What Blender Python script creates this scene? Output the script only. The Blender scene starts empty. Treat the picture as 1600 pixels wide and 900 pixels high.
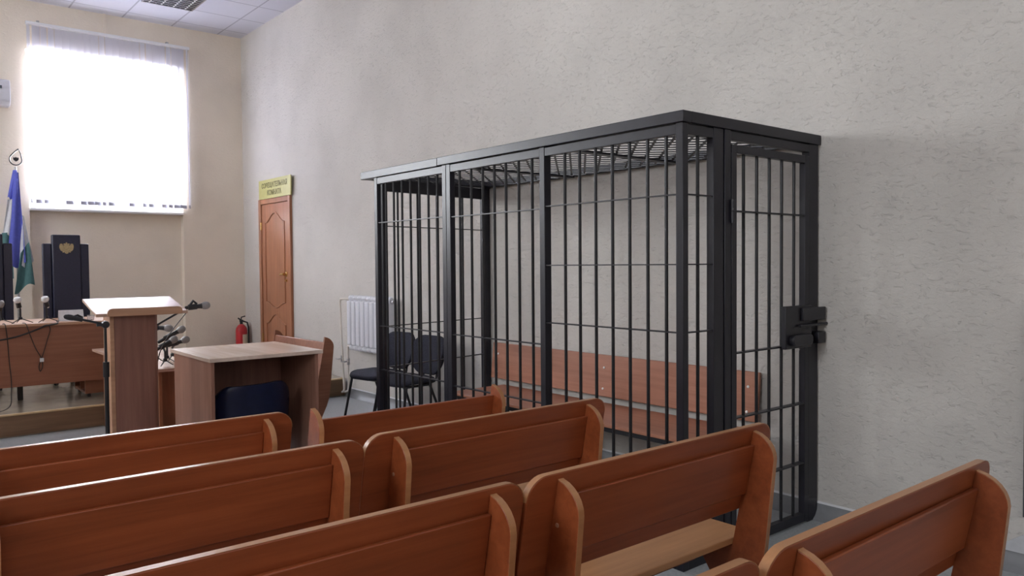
import bpy, bmesh, math, random
from mathutils import Vector, Matrix
random.seed(7)
PI = math.pi
scene = bpy.context.scene
COL = scene.collection

# ------------------------------------------------------------------ materials
def mat(name):
    m = bpy.data.materials.new(name); m.use_nodes = True
    nt = m.node_tree; b = nt.nodes['Principled BSDF']
    return m, nt, b
def node(nt, t, **k):
    n = nt.nodes.new(t)
    for a, v in k.items():
        if a in n.inputs: n.inputs[a].default_value = v
        else: setattr(n, a, v)
    return n
def coords(nt, scale=(1,1,1), kind='Object', rand=True):
    tc = node(nt, 'ShaderNodeTexCoord'); mp = node(nt, 'ShaderNodeMapping')
    mp.inputs['Scale'].default_value = scale
    nt.links.new(tc.outputs[kind], mp.inputs['Vector'])
    if rand:
        oi = node(nt, 'ShaderNodeObjectInfo'); ml = node(nt, 'ShaderNodeMath', operation='MULTIPLY')
        ml.inputs[1].default_value = 13.7
        nt.links.new(oi.outputs['Random'], ml.inputs[0])
        nt.links.new(ml.outputs[0], mp.inputs['Location'])
    return mp
def ramp(nt, src, stops):
    r = node(nt, 'ShaderNodeValToRGB')
    els = r.color_ramp.elements
    while len(els) < len(stops): els.new(0.5)
    for e, (p, c) in zip(els, stops): e.position = p; e.color = (*c, 1)
    nt.links.new(src, r.inputs['Fac']); return r
def bump(nt, b, src, strength, dist):
    bp = node(nt, 'ShaderNodeBump'); bp.inputs['Strength'].default_value = strength
    bp.inputs['Distance'].default_value = dist
    nt.links.new(src, bp.inputs['Height']); nt.links.new(bp.outputs['Normal'], b.inputs['Normal'])

def plain(name, col, rough=.5, metal=0, spec=.5, var=.08, nscale=30):
    m, nt, b = mat(name)
    mp = coords(nt)
    n = node(nt, 'ShaderNodeTexNoise'); n.inputs['Scale'].default_value = nscale; n.inputs['Detail'].default_value = 3
    nt.links.new(mp.outputs[0], n.inputs['Vector'])
    lo = tuple(c*(1-var) for c in col); hi = tuple(min(1, c*(1+var)) for c in col)
    r = ramp(nt, n.outputs['Fac'], [(.3, lo), (.7, hi)])
    nt.links.new(r.outputs[0], b.inputs['Base Color'])
    b.inputs['Roughness'].default_value = rough; b.inputs['Metallic'].default_value = metal
    b.inputs['Specular IOR Level'].default_value = spec
    return m
def wood(name, dark, mid, light, axis='x', rough=.38, spec=.5, fine=1.0):
    m, nt, b = mat(name)
    s = {'x': (1.2, 22, 22), 'y': (22, 1.2, 22), 'z': (22, 22, 1.2)}[axis]
    mp = coords(nt, tuple(v*fine for v in s))
    n = node(nt, 'ShaderNodeTexNoise'); n.inputs['Scale'].default_value = 1.6
    n.inputs['Detail'].default_value = 5; n.inputs['Roughness'].default_value = .6; n.inputs['Distortion'].default_value = .35
    nt.links.new(mp.outputs[0], n.inputs['Vector'])
    r = ramp(nt, n.outputs['Fac'], [(.28, dark), (.5, mid), (.74, light)])
    s2 = {'x': (.9, 5, 5), 'y': (5, .9, 5), 'z': (5, 5, .9)}[axis]
    mp2 = coords(nt, s2)
    n2 = node(nt, 'ShaderNodeTexNoise'); n2.inputs['Scale'].default_value = 1.3; n2.inputs['Detail'].default_value = 2
    nt.links.new(mp2.outputs[0], n2.inputs['Vector'])
    r2 = ramp(nt, n2.outputs['Fac'], [(.3, (.86, .84, .82)), (.7, (1.1, 1.1, 1.1))])
    mx = node(nt, 'ShaderNodeMixRGB', blend_type='MULTIPLY'); mx.inputs['Fac'].default_value = 1
    nt.links.new(r.outputs[0], mx.inputs['Color1']); nt.links.new(r2.outputs[0], mx.inputs['Color2'])
    nt.links.new(mx.outputs[0], b.inputs['Base Color'])
    b.inputs['Roughness'].default_value = rough; b.inputs['Specular IOR Level'].default_value = spec
    return m
def plaster(name, base, axis, relief=1.0):
    m, nt, b = mat(name)
    mp = coords(nt, (1, 1, 1), rand=False)
    big = node(nt, 'ShaderNodeTexNoise'); big.inputs['Scale'].default_value = 1.1; big.inputs['Detail'].default_value = 5
    nt.links.new(mp.outputs[0], big.inputs['Vector'])
    r = ramp(nt, big.outputs['Fac'], [(.3, tuple(c*.89 for c in base)), (.52, base), (.75, tuple(c*1.06 for c in base))])
    nt.links.new(r.outputs[0], b.inputs['Base Color'])
    b.inputs['Roughness'].default_value = .75; b.inputs['Specular IOR Level'].default_value = .3
    # troweled "bark beetle" relief: short diagonal grooves over fine grain
    mp2 = node(nt, 'ShaderNodeMapping')
    mp2.inputs['Rotation'].default_value = (.5 if axis == 'x' else 0, .5 if axis == 'y' else 0, 0)
    mp2.inputs['Scale'].default_value = (22, 22, 40)
    tc = node(nt, 'ShaderNodeTexCoord'); nt.links.new(tc.outputs['Object'], mp2.inputs['Vector'])
    g = node(nt, 'ShaderNodeTexNoise'); g.inputs['Scale'].default_value = 1.1; g.inputs['Detail'].default_value = 4; g.inputs['Roughness'].default_value = .62
    g.inputs['Distortion'].default_value = .6
    nt.links.new(mp2.outputs[0], g.inputs['Vector'])
    gr = ramp(nt, g.outputs['Fac'], [(.3, (0, 0, 0)), (.42, (.65, .65, .65)), (.7, (1, 1, 1))])
    f = node(nt, 'ShaderNodeTexNoise'); f.inputs['Scale'].default_value = 160; f.inputs['Detail'].default_value = 3
    nt.links.new(tc.outputs['Object'], f.inputs['Vector'])
    ad = node(nt, 'ShaderNodeMath', operation='MULTIPLY_ADD'); ad.inputs[1].default_value = .22
    nt.links.new(f.outputs['Fac'], ad.inputs[0]); nt.links.new(gr.outputs[0], ad.inputs[2])
    bump(nt, b, ad.outputs[0], .8*relief, .006)
    return m

M = {}
M['wall_right'] = plaster('wall_plaster_cream', (.61, .58, .54), 'x', 1.0)
M['wall_far'] = plaster('wall_plaster_beige', (.80, .715, .61), 'y', .5)
M['bench'] = wood('bench_alder', (.20, .046, .0135), (.26, .062, .019), (.315, .081, .026))
M['bench_edge'] = wood('bench_alder_edge_band', (.36, .165, .07), (.41, .195, .085), (.46, .23, .10), rough=.3)
M['bench_lit'] = wood('bench_alder_seat_lit', (.47, .235, .10), (.54, .275, .12), (.60, .31, .14), rough=.42)  # same alder as the backs, light from above put into its colour
M['bench_y'] = wood('bench_alder_pale', (.24, .095, .055), (.29, .12, .07), (.34, .145, .088), axis='y')
M['cage_bench'] = wood('cage_bench_alder', (.34, .138, .08), (.40, .172, .105), (.45, .205, .13), axis='y')
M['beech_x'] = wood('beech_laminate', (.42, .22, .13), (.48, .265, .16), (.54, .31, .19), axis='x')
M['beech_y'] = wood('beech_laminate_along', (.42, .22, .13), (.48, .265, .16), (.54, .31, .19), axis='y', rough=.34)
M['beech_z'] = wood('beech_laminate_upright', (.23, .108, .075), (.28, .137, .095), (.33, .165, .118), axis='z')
M['laminate_shaded'] = wood('lectern_column_laminate_shaded', (.20, .085, .060), (.245, .108, .078), (.29, .135, .098), axis='z')  # darker and redder: shade of the unlit front put into the colour
M['desk_top'] = wood('desk_top_laminate_sheen', (.62, .48, .40), (.68, .535, .45), (.73, .58, .49), axis='y', rough=.25, spec=.6)  # window reflection on the top is put into this pale colour
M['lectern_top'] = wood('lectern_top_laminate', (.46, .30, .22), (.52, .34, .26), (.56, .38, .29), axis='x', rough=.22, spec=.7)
M['alder_x'] = wood('alder_laminate', (.26, .100, .055), (.30, .120, .066), (.34, .140, .078), axis='x')
M['door'] = wood('door_veneer', (.28, .115, .055), (.335, .14, .07), (.39, .17, .088), axis='z', rough=.35)
M['platform_front'] = wood('platform_plywood', (.15, .085, .045), (.19, .11, .058), (.235, .14, .075), axis='x', rough=.5)
M['platform_edge'] = plain('platform_edge_strip', (.55, .40, .22), .4)
M['cage'] = plain('cage_paint', (.011, .0102, .0165), .36, spec=.42, var=.25, nscale=9)
M['cage_bar'] = plain('cage_bar_paint', (.010, .0095, .012), .42, spec=.35, var=.2)
M['lock'] = plain('lock_black', (.012, .011, .016), .42, var=.2)
M['skirt'] = plain('skirting_lino', (.21, .215, .225), .45, var=.05)
M['white_paint'] = plain('radiator_enamel', (.72, .73, .78), .35, var=.03)
M['pipe'] = plain('pipe_enamel', (.75, .70, .64), .35, var=.04)
M['brass'] = plain('brass', (.75, .52, .22), .25, metal=1)
M['steel'] = plain('steel', (.45, .45, .46), .35, metal=1)
M['screw'] = plain('screw_cap', (.85, .83, .8), .3)
M['screw_wood'] = plain('screw_cap_beige', (.34, .17, .10), .35)
M['black'] = plain('black_plastic', (.014, .013, .016), .45)
M['black_metal'] = plain('black_frame_paint', (.012, .012, .016), .35)
M['fabric'] = plain('grey_black_upholstery', (.036, .037, .052), .9, spec=.2, var=.3, nscale=120)
M['leather'] = plain('navy_leather', (.017, .017, .04), .38, spec=.5, var=.15, nscale=60)
M['navy'] = plain('navy_leatherette', (.006, .009, .035), .38, spec=.35, var=.15)
M['mic_mesh'] = plain('microphone_grille', (.27, .255, .25), .5, metal=.3, nscale=300, var=.3)
M['mic_white'] = plain('microphone_white', (.75, .74, .74), .4)
M['gold'] = plain('gold_emblem', (.40, .31, .17), .5, metal=.3, var=.25, nscale=90)
M['sign'] = plain('sign_yellow', (.50, .475, .17), .35, var=.04)
M['ink'] = plain('sign_lettering', (.17, .15, .05), .5)
M['red'] = plain('extinguisher_red', (.45, .022, .028), .3)
M['paper'] = plain('paper_label', (.62, .52, .38), .6)
M['card'] = plain('card_white', (.72, .72, .74), .5)
M['ac'] = plain('air_conditioner_plastic', (.66, .66, .72), .4, var=.02)
M['display'] = plain('display_grey', (.10, .11, .13), .3)
M['flag_white'] = plain('flag_white', (.62, .63, .66), .8)
M['flag_blue'] = plain('flag_blue', (.10, .12, .50), .8)
M['flag_green'] = plain('flag_green', (.07, .17, .17), .8)
M['plastic_white'] = plain('window_plastic', (.8, .8, .82), .35, var=.02)
M['cable'] = plain('cable_black', (.025, .018, .018), .5)
M['trim_pale'] = plain('pale_patch', (.50, .51, .53), .5)
M['slot'] = plain('dark_slot', (.05, .05, .055), .6)
M['reflector'] = plain('lamp_reflector', (.20, .20, .22), .3, metal=.5)
M['louver'] = plain('louver_aluminium', (.55, .55, .58), .22, metal=.9)
M['tube'] = plain('lamp_tube_white', (.85, .85, .87), .3, var=.01)

# floor linoleum
m, nt, b = mat('floor_lino'); M['floor'] = m
mp = coords(nt, (1, 1, 1), rand=False)
n = node(nt, 'ShaderNodeTexNoise'); n.inputs['Scale'].default_value = 60; n.inputs['Detail'].default_value = 6
nt.links.new(mp.outputs[0], n.inputs['Vector'])
r = ramp(nt, n.outputs['Fac'], [(.35, (.33, .355, .365)), (.65, (.43, .455, .465))])
nt.links.new(r.outputs[0], b.inputs['Base Color']); b.inputs['Roughness'].default_value = .3
m, nt, b = mat('platform_lino'); M['platform'] = m
mp = coords(nt, (1, 1, 1), rand=False)
n = node(nt, 'ShaderNodeTexNoise'); n.inputs['Scale'].default_value = 5; n.inputs['Detail'].default_value = 6
nt.links.new(mp.outputs[0], n.inputs['Vector'])
r = ramp(nt, n.outputs['Fac'], [(.3, (.27, .225, .17)), (.7, (.37, .31, .235))])  # base lightened, glare of the far wall put into the brown
nt.links.new(r.outputs[0], b.inputs['Base Color']); b.inputs['Roughness'].default_value = .2
# ceiling tiles with a T-bar grid
m, nt, b = mat('ceiling_tiles'); M['ceiling'] = m
tc = node(nt, 'ShaderNodeTexCoord'); sp = node(nt, 'ShaderNodeSeparateXYZ')
nt.links.new(tc.outputs['Object'], sp.inputs[0])
def grid_line(sock, off):
    a = node(nt, 'ShaderNodeMath', operation='SUBTRACT'); a.inputs[1].default_value = off - 60
    d = node(nt, 'ShaderNodeMath', operation='DIVIDE'); d.inputs[1].default_value = .6
    f = node(nt, 'ShaderNodeMath', operation='FRACT')
    c = node(nt, 'ShaderNodeMath', operation='SUBTRACT'); c.inputs[1].default_value = .5
    e = node(nt, 'ShaderNodeMath', operation='ABSOLUTE')
    g = node(nt, 'ShaderNodeMath', operation='GREATER_THAN'); g.inputs[1].default_value = .5 - .016
    nt.links.new(sock, a.inputs[0]); nt.links.new(a.outputs[0], d.inputs[0]); nt.links.new(d.outputs[0], f.inputs[0])
    nt.links.new(f.outputs[0], c.inputs[0]); nt.links.new(c.outputs[0], e.inputs[0]); nt.links.new(e.outputs[0], g.inputs[0])
    return g.outputs[0]
gx = grid_line(sp.outputs['X'], 3.80); gy = grid_line(sp.outputs['Y'], 10.04)
mxm = node(nt, 'ShaderNodeMath', operation='MAXIMUM'); nt.links.new(gx, mxm.inputs[0]); nt.links.new(gy, mxm.inputs[1])
mc = node(nt, 'ShaderNodeMixRGB'); nt.links.new(mxm.outputs[0], mc.inputs['Fac'])
mc.inputs['Color1'].default_value = (.64, .64, .71, 1); mc.inputs['Color2'].default_value = (.40, .40, .46, 1)
nt.links.new(mc.outputs[0], b.inputs['Base Color']); b.inputs['Roughness'].default_value = .8
n = node(nt, 'ShaderNodeTexNoise'); n.inputs['Scale'].default_value = 120
nt.links.new(tc.outputs['Object'], n.inputs['Vector']); bump(nt, b, n.outputs['Fac'], .15, .003)
# translucent blind fabric
m, nt, b = mat('blind_fabric'); M['blind'] = m
out = nt.nodes['Material Output']
tr = node(nt, 'ShaderNodeBsdfTranslucent'); tr.inputs['Color'].default_value = (.86, .86, .92, 1)
b.inputs['Base Color'].default_value = (.80, .80, .84, 1); b.inputs['Roughness'].default_value = .8
mix = node(nt, 'ShaderNodeMixShader'); mix.inputs['Fac'].default_value = .55
nw = node(nt, 'ShaderNodeTexNoise'); nw.inputs['Scale'].default_value = 250
bump(nt, b, nw.outputs['Fac'], .1, .001)
nt.links.new(b.outputs[0], mix.inputs[1]); nt.links.new(tr.outputs[0], mix.inputs[2]); nt.links.new(mix.outputs[0], out.inputs[0])
M['blind_weight'] = plain('blind_weight_pocket', (.42, .42, .50), .7)
# glass pane
m, nt, b = mat('window_glass'); M['glass'] = m
out = nt.nodes['Material Output']; nt.nodes.remove(b)
tp = node(nt, 'ShaderNodeBsdfTransparent'); gl = node(nt, 'ShaderNodeBsdfGlossy'); gl.inputs['Roughness'].default_value = .02
fr = node(nt, 'ShaderNodeFresnel'); fr.inputs['IOR'].default_value = 1.45
mix = node(nt, 'ShaderNodeMixShader')
nt.links.new(fr.outputs[0], mix.inputs[0]); nt.links.new(tp.outputs[0], mix.inputs[1]); nt.links.new(gl.outputs[0], mix.inputs[2])
nt.links.new(mix.outputs[0], out.inputs[0])
m, nt, b = mat('clear_tumbler'); M['tumbler'] = m
b.inputs['Base Color'].default_value = (.9, .92, .95, 1); b.inputs['Transmission Weight'].default_value = .9; b.inputs['Roughness'].default_value = .05

# ------------------------------------------------------------------ geometry helpers
WORLD = {}          # world matrix of every root / part, kept by hand
def wm(o): return WORLD.get(o.name, Matrix())
def tag(o, label=None, cat=None, group=None, kind=None):
    if label: o['label'] = label
    if cat: o['category'] = cat
    if group: o['group'] = group
    if kind: o['kind'] = kind
    return o
def thing(name, label, cat, loc=(0, 0, 0), rz=0, group=None):
    o = bpy.data.objects.new(name, None); COL.objects.link(o)
    o.empty_display_size = .1
    o.location = loc; o.rotation_euler = (0, 0, rz)
    WORLD[o.name] = Matrix.Translation(loc) @ Matrix.Rotation(rz, 4, 'Z')
    return tag(o, label, cat, group)

class MB:
    def __init__(self): self.bm = bmesh.new()
    def face(self, vs):
        try: return self.bm.faces.new(vs)
        except ValueError: return None
    def box(self, x0, x1, y0, y1, z0, z1, T=None):
        v = [self.bm.verts.new((x, y, z)) for z in (z0, z1) for x, y in ((x0, y0), (x1, y0), (x1, y1), (x0, y1))]
        for f in ((0, 3, 2, 1), (4, 5, 6, 7), (0, 1, 5, 4), (1, 2, 6, 5), (2, 3, 7, 6), (3, 0, 4, 7)):
            self.face([v[i] for i in f])
        if T is not None:
            for q in v: q.co = T @ q.co
        return self
    def prism(self, pts, axis, a0, a1, T=None):
        """pts: closed outline in the two other axes (in order), extruded along axis from a0 to a1"""
        def P(p, a):
            return {'x': (a, p[0], p[1]), 'y': (p[0], a, p[1]), 'z': (p[0], p[1], a)}[axis]
        A = [self.bm.verts.new(P(p, a0)) for p in pts]; B = [self.bm.verts.new(P(p, a1)) for p in pts]
        n = len(pts); self.face(A[::-1]); self.face(B)
        for i in range(n): self.face([A[i], A[(i+1) % n], B[(i+1) % n], B[i]])
        if T is not None:
            for q in A + B: q.co = T @ q.co
        return self
    def tube(self, pts, r, seg=8, closed=False):
        pts = [Vector(p) for p in pts]; rings = []; n = len(pts); prev = None
        rr = r if isinstance(r, (list, tuple)) else [r]*n
        for i, p in enumerate(pts):
            if closed: d = (pts[(i+1) % n] - pts[i-1]).normalized()
            else:
                d = (pts[min(i+1, n-1)] - pts[max(i-1, 0)]).normalized()
            if prev is None:
                a = Vector((0, 0, 1)) if abs(d.z) < .9 else Vector((1, 0, 0))
                u = d.cross(a).normalized()
            else:
                u = (prev - d*prev.dot(d))
                u = u.normalized() if u.length > 1e-6 else d.orthogonal().normalized()
            prev = u; w = d.cross(u)
            rings.append([self.bm.verts.new(p + rr[i]*(math.cos(2*PI*k/seg)*u + math.sin(2*PI*k/seg)*w)) for k in range(seg)])
        m = n if closed else n-1
        for i in range(m):
            a, b_ = rings[i], rings[(i+1) % n]
            for k in range(seg): self.face([a[k], a[(k+1) % seg], b_[(k+1) % seg], b_[k]])
        if not closed: self.face(rings[0][::-1]); self.face(rings[-1])
        return self
    def lathe(self, prof, c=(0, 0, 0), seg=20, axis=(0, 0, 1)):
        """prof: (radius, height) list, turned round axis through c"""
        q = Vector((0, 0, 1)).rotation_difference(Vector(axis)); c = Vector(c); rings = []
        for r, h in prof:
            rings.append([self.bm.verts.new(c + q @ Vector((r*math.cos(2*PI*k/seg), r*math.sin(2*PI*k/seg), h))) for k in range(seg)])
        for a, b_ in zip(rings, rings[1:]):
            for k in range(seg): self.face([a[k], a[(k+1) % seg], b_[(k+1) % seg], b_[k]])
        self.face(rings[0][::-1]); self.face(rings[-1]); return self
    def build(self, name, m, parent=None, world=False, bevel=0, smooth=40, subsurf=0, kind=None, label=None, cat=None, group=None, origin=None):
        bm = self.bm
        bmesh.ops.recalc_face_normals(bm, faces=bm.faces)
        inv = None
        if parent is not None and world: inv = wm(parent).inverted()
        if parent is None and origin is not None: inv = Matrix.Translation(origin).inverted()
        if inv is not None: bm.transform(inv)
        ang = math.radians(smooth)
        for f in bm.faces: f.smooth = True
        for e in bm.edges:
            e.smooth = len(e.link_faces) == 2 and e.calc_face_angle(PI) < ang
        me = bpy.data.meshes.new(name); bm.to_mesh(me); bm.free()
        me.materials.append(m)
        o = bpy.data.objects.new(name, me); COL.objects.link(o)
        if parent is not None: o.parent = parent; WORLD[o.name] = wm(parent)
        elif origin is not None: o.location = origin; WORLD[o.name] = Matrix.Translation(origin)
        if bevel:
            bv = o.modifiers.new('bevel', 'BEVEL'); bv.width = bevel; bv.segments = 2; bv.limit_method = 'ANGLE'; bv.angle_limit = math.radians(40)
        if subsurf:
            s = o.modifiers.new('subsurf', 'SUBSURF'); s.levels = subsurf; s.render_levels = subsurf
        return tag(o, label, cat, group, kind)

def dup(root, loc, rz=None, label=None, group=None):
    kids = {}
    for o in list(COL.objects):
        if o.parent: kids.setdefault(o.parent.name, []).append(o)
    def rec(o, parent):
        c = o.copy(); COL.objects.link(c)
        if parent: c.parent = parent
        for k in kids.get(o.name, []): rec(k, c)
        return c
    r = rec(root, None); r.location = loc
    if rz is not None: r.rotation_euler = (0, 0, rz)
    if label: r['label'] = label
    if group: r['group'] = group
    return r
def arc(cx, cy, rx, ry, a0, a1, n=8):
    return [(cx + rx*math.cos(math.radians(a0 + (a1-a0)*i/n)), cy + ry*math.sin(math.radians(a0 + (a1-a0)*i/n))) for i in range(n+1)]
def rounded(x0, x1, y0, y1, r, n=6):
    return arc(x1-r, y0+r, r, r, -90, 0, n) + arc(x1-r, y1-r, r, r, 0, 90, n) + arc(x0+r, y1-r, r, r, 90, 180, n) + arc(x0+r, y0+r, r, r, 180, 270, n)

# ------------------------------------------------------------------ room shell
XL, XR, YB, YF, ZC = -3.2, 4.12, -3.0, 10.9, 4.63
NX0, NX1 = 1.53, 3.30          # niche of the visible window
SZ = 2.17                      # sill height
WX0, WX1 = -2.3, -.45          # second far window, beyond the left edge of the photograph
ST = dict(kind='structure')
MB().box(XL-.3, XR+.2, YB-.3, YF+.5, -.12, 0).build('floor', M['floor'], **ST)
MB().box(XL-.3, XR+.2, YB-.3, YF+.5, ZC, ZC+.12).build('ceiling', M['ceiling'], **ST)
MB().box(XR, XR+.2, YB-.2, YF+.5, 0, ZC).build('wall_right', M['wall_right'], **ST)
w = MB()
for x0, x1, z0, z1 in ((XL, WX0, 0, ZC), (WX1, NX0, 0, ZC), (NX1, XR, 0, ZC), (WX0, WX1, 0, SZ), (WX0, WX1, 4.36, ZC), (NX0, NX1, 4.06, ZC)):
    w.box(x0, x1, YF, YF+.45, z0, z1)
w.box(NX0, NX1, YF+.11, YF+.45, 0, SZ-.03)           # recessed wall under the sill
w.build('wall_far', M['wall_far'], **ST)
w = MB(); LW = ((.2, 2.1), (7.6, 9.5))     # windows of the left wall, beyond the photograph
ys = [YB-.2] + [v for p in LW for v in p] + [YF+.5]
for i in range(0, len(ys), 2): w.box(XL-.3, XL, ys[i], ys[i+1], 0, ZC)
for a, c in LW: w.box(XL-.3, XL, a, c, 0, SZ-.03).box(XL-.3, XL, a, c, 4.36, ZC)
w.build('wall_left', M['wall_far'], **ST)
BACK_FILL = ((-2.4, -.6), (.9, 2.7)); w = MB(); xs = [XL-.2] + [v for p in BACK_FILL for v in p] + [XR+.2]  # unseen back windows, added only to let in fill light
for i in range(0, len(xs), 2): w.box(xs[i], xs[i+1], YB-.3, YB, 0, ZC)
for a, c in BACK_FILL: w.box(a, c, YB-.3, YB, 0, SZ-.03).box(a, c, YB-.3, YB, 4.36, ZC)
w.build('wall_back', M['wall_far'], **ST)
# coved grey skirting along the right wall
MB().prism([(XR, 0), (XR-.062, 0), (XR-.058, .004), (XR-.03, .025), (XR-.012, .055), (XR-.006, .085), (XR, .085)], 'y', YB, 7.86).build('baseboard_right', M['skirt'], **ST)
MB().box(XR-.005, XR, YB, 7.86, .085, .097).build('trim_1', M['plastic_white'], **ST)
MB().prism([(1.385, .086), (1.0, .086), (1.0, .31), (1.27, .17)], 'x', XR-.016, XR-.004).build('trim_2', M['trim_pale'], **ST)
MB().box(XR-.03, XR, 1.215, 1.262, .262, 1.25).build('trim_3', M['slot'], **ST)
# platform
PY = 7.87
MB().box(XL, XR-.03, PY+.015, YF, 0, .198).build('platform', M['platform'], bevel=.002, kind='structure', label=None)
MB().box(XL, XR-.05, PY, PY+.015, .012, .188).build('trim_4', M['platform_front'], **ST)
MB().prism([(PY-.006, .186), (PY+.03, .186), (PY+.03, .2), (PY-.002, .2), (PY-.006, .196)], 'x', XL, XR-.045).build('trim_5', M['platform_edge'], **ST)

def window(name, horizontal, a0, a1, depth_at, z0=SZ, z1=4.36):
    """white plastic window with one mullion and a transom pane, filling an opening; horizontal: along x at Y=depth_at, else along y at X=depth_at"""
    def B(mb, a, b_, z, zz, t):
        if horizontal: mb.box(a, b_, depth_at-t, depth_at+t, z, zz)
        else: mb.box(depth_at-t, depth_at+t, a, b_, z, zz)
    f = MB(); t = .035
    B(f, a0, a1, z0, z0+.07, t); B(f, a0, a1, z1-.07, z1, t)
    B(f, a0, a0+.07, z0+.07, z1-.07, t); B(f, a1-.07, a1, z0+.07, z1-.07, t)
    mid = a0 + (a1-a0)*.42
    B(f, mid-.05, mid+.05, z0+.07, z1-.07, t)
    w_ = f.build(name, M['plastic_white'], bevel=.004, kind='structure')
    g = MB(); B(g, a0+.07, mid-.05, z0+.07, z1-.07, .006); B(g, mid+.05, a1-.07, z0+.07, z1-.07, .006)
    g.build('glass_pane', M['glass'], w_)
    return w_
w1 = window('window_1', True, NX0, NX1, YF+.33, z1=4.06)
sill = MB().box(NX0-.0, NX1+.0, YF-.05, YF+.29, SZ-.03, SZ).build('window_sill', M['plastic_white'], w1, bevel=.006)
window('window_2', True, WX0, WX1, YF+.33)
for i, (a, c) in enumerate(LW): window('window_%d' % (i+3), False, a, c, XL-.2)

for i, (a, c) in enumerate(BACK_FILL): window('window_%d' % (i+5), True, a, c, YB-.2)  # frames for the added back openings

# vertical blinds
bl = thing('vertical_blinds', 'white vertical fabric blinds drawn across the bright far window', 'blinds', (1.5, YF-.06, SZ+.04))
MB().box(1.53, 3.40, YF-.085, YF-.035, 4.335, 4.37).build('headrail', M['plastic_white'], bl, world=True, bevel=.003)
for bx_ in (1.66, 3.13):
    MB().box(bx_-.015, bx_+.015, YF-.05, YF, 4.345, 4.40).build('bracket', M['steel'], bl, world=True, bevel=.002)
random.seed(3)
nsl = 24
for i in range(nsl):
    cx = 1.555 + i*(3.37-1.555)/(nsl-1)
    a = math.radians(14 + random.uniform(-7, 7))
    if i in (2, 3, 10, 16, 20): a = math.radians(34)
    if i == 0 or i == nsl-1: a = math.radians(60)
    ca, sa = math.cos(a)*.0445, math.sin(a)*.0445
    sl = MB()
    y0 = YF-.06; zt, zb = 4.33, 2.225
    pr = []
    for k in range(5):
        s = -1 + k/2
        bow = .004*(1-s*s)
        pr.append((cx + ca*s + bow*math.sin(a), y0 + sa*s - bow))
    poly = pr + [(p[0], p[1]+.0009) for p in reversed(pr)]
    sl.prism(poly, 'z', zb, zt)
    s_o = sl.build('slat', M['blind'], bl, world=True)
    if i not in (3, 4, 6, 12, 13, 15, 18):
        q = MB()
        q.prism([(p[0], p[1]-.0015) for p in pr] + [(p[0], p[1]+.0025) for p in reversed(pr)], 'z', zb+.002, zb+.045)
        q.build('weight_pocket', M['blind_weight'], s_o, world=True)
MB().tube([(3.395, YF-.05, 4.3), (3.396, YF-.05, 2.25)], .0022, 6).build('pull_cord', M['plastic_white'], bl, world=True)

# cable duct over the window
MB().box(2.375, 2.405, YF-.018, YF, 4.37, ZC).build('cable_duct', M['wall_far'], origin=(2.39, YF, 4.37), label='thin cable duct running from the ceiling to the blind rail', cat='cable duct')

# ceiling lamp with louvre
lp = thing('ceiling_lamp', 'recessed louvred lamp in the white tiled ceiling', 'ceiling light', (2.9, 9.74, ZC))
lx0, lx1, ly0, ly1 = 2.605, 3.195, 9.445, 10.035
f = MB(); zt = ZC-.004; zb = ZC-.026
f.box(lx0, lx1, ly0, ly0+.018, zb, zt).box(lx0, lx1, ly1-.018, ly1, zb, zt).box(lx0, lx0+.018, ly0+.018, ly1-.018, zb, zt).box(lx1-.018, lx1, ly0+.018, ly1-.018, zb, zt)
f.build('frame', M['louver'], lp, world=True)
MB().box(lx0+.018, lx1-.018, ly0+.018, ly1-.018, ZC-.006, ZC-.003).build('reflector', M['reflector'], lp, world=True)
for k in range(4):
    xx = lx0 + .018 + (k+.5)*(.59-.036)/4
    MB().tube([(xx, ly0+.03, ZC-.017), (xx, ly1-.03, ZC-.017)], .008, 8).build('tube', M['tube'], lp, world=True)
    if k: 
        xb = lx0 + .018 + k*(.59-.036)/4
        MB().prism([(xb-.007, ZC-.005), (xb+.007, ZC-.005), (xb+.002, zb), (xb-.002, zb)], 'y', ly0+.018, ly1-.018).build('louvre_divider', M['louver'], lp, world=True)
    cb = MB()
    xa, xc = lx0 + .020 + k*(.59-.036)/4, lx0 + .016 + (k+1)*(.59-.036)/4
    for j in range(1, 8):
        yy = ly0 + .018 + j*(.59-.036)/8
        cb.prism([(yy-.010, ZC-.026), (yy+.010, ZC-.026), (yy+.002, ZC-.012), (yy-.002, ZC-.012)], 'x', xa+.006, xc-.006)
    cb.build('louvre_blades', M['louver'], lp, world=True)

# ------------------------------------------------------------------ door with sign
d = bpy.data.objects.new('door_1', None); COL.objects.link(d); d.location = (XR, 9.78, .2); WORLD[d.name] = Matrix.Translation((XR, 9.78, .2)); d['kind'] = 'structure'
dy0, dy1, dzb, dzt = 9.345, 10.205, .2, 2.265
c = MB()
c.box(XR-.035, XR, dy0-.065, dy0, dzb, dzt+.07).box(XR-.035, XR, dy1, dy1+.08, dzb, dzt+.07).box(XR-.035, XR, dy0, dy1, dzt, dzt+.07)
c.build('door_frame', M['door'], d, world=True, bevel=.006)
MB().box(XR-.022, XR-.002, dy0+.004, dy1-.004, dzb+.005, dzt-.004).build('door_leaf', M['door'], d, world=True, bevel=.003)
def panel_ring(outline, w=.022):
    """raised moulding following an outline on the door leaf"""
    mb = MB(); n_ = len(outline)
    cy = sum(p[0] for p in outline)/n_; cz = sum(p[1] for p in outline)/n_
    mb.tube([(XR-.024, p[0], p[1]) for p in outline], .011, 8, closed=True)
    return mb
def crown(yL, yR, z, rise, n_=16, sign=1):
    pts = []
    for i in range(n_+1):
        t = i/n_; s = abs(2*t-1)
        h = rise*(.5+.5*math.cos(PI*min(1, s*1.05))) if s < .95 else 0
        pts.append((yL+(yR-yL)*t, z + sign*h))
    return pts
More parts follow.
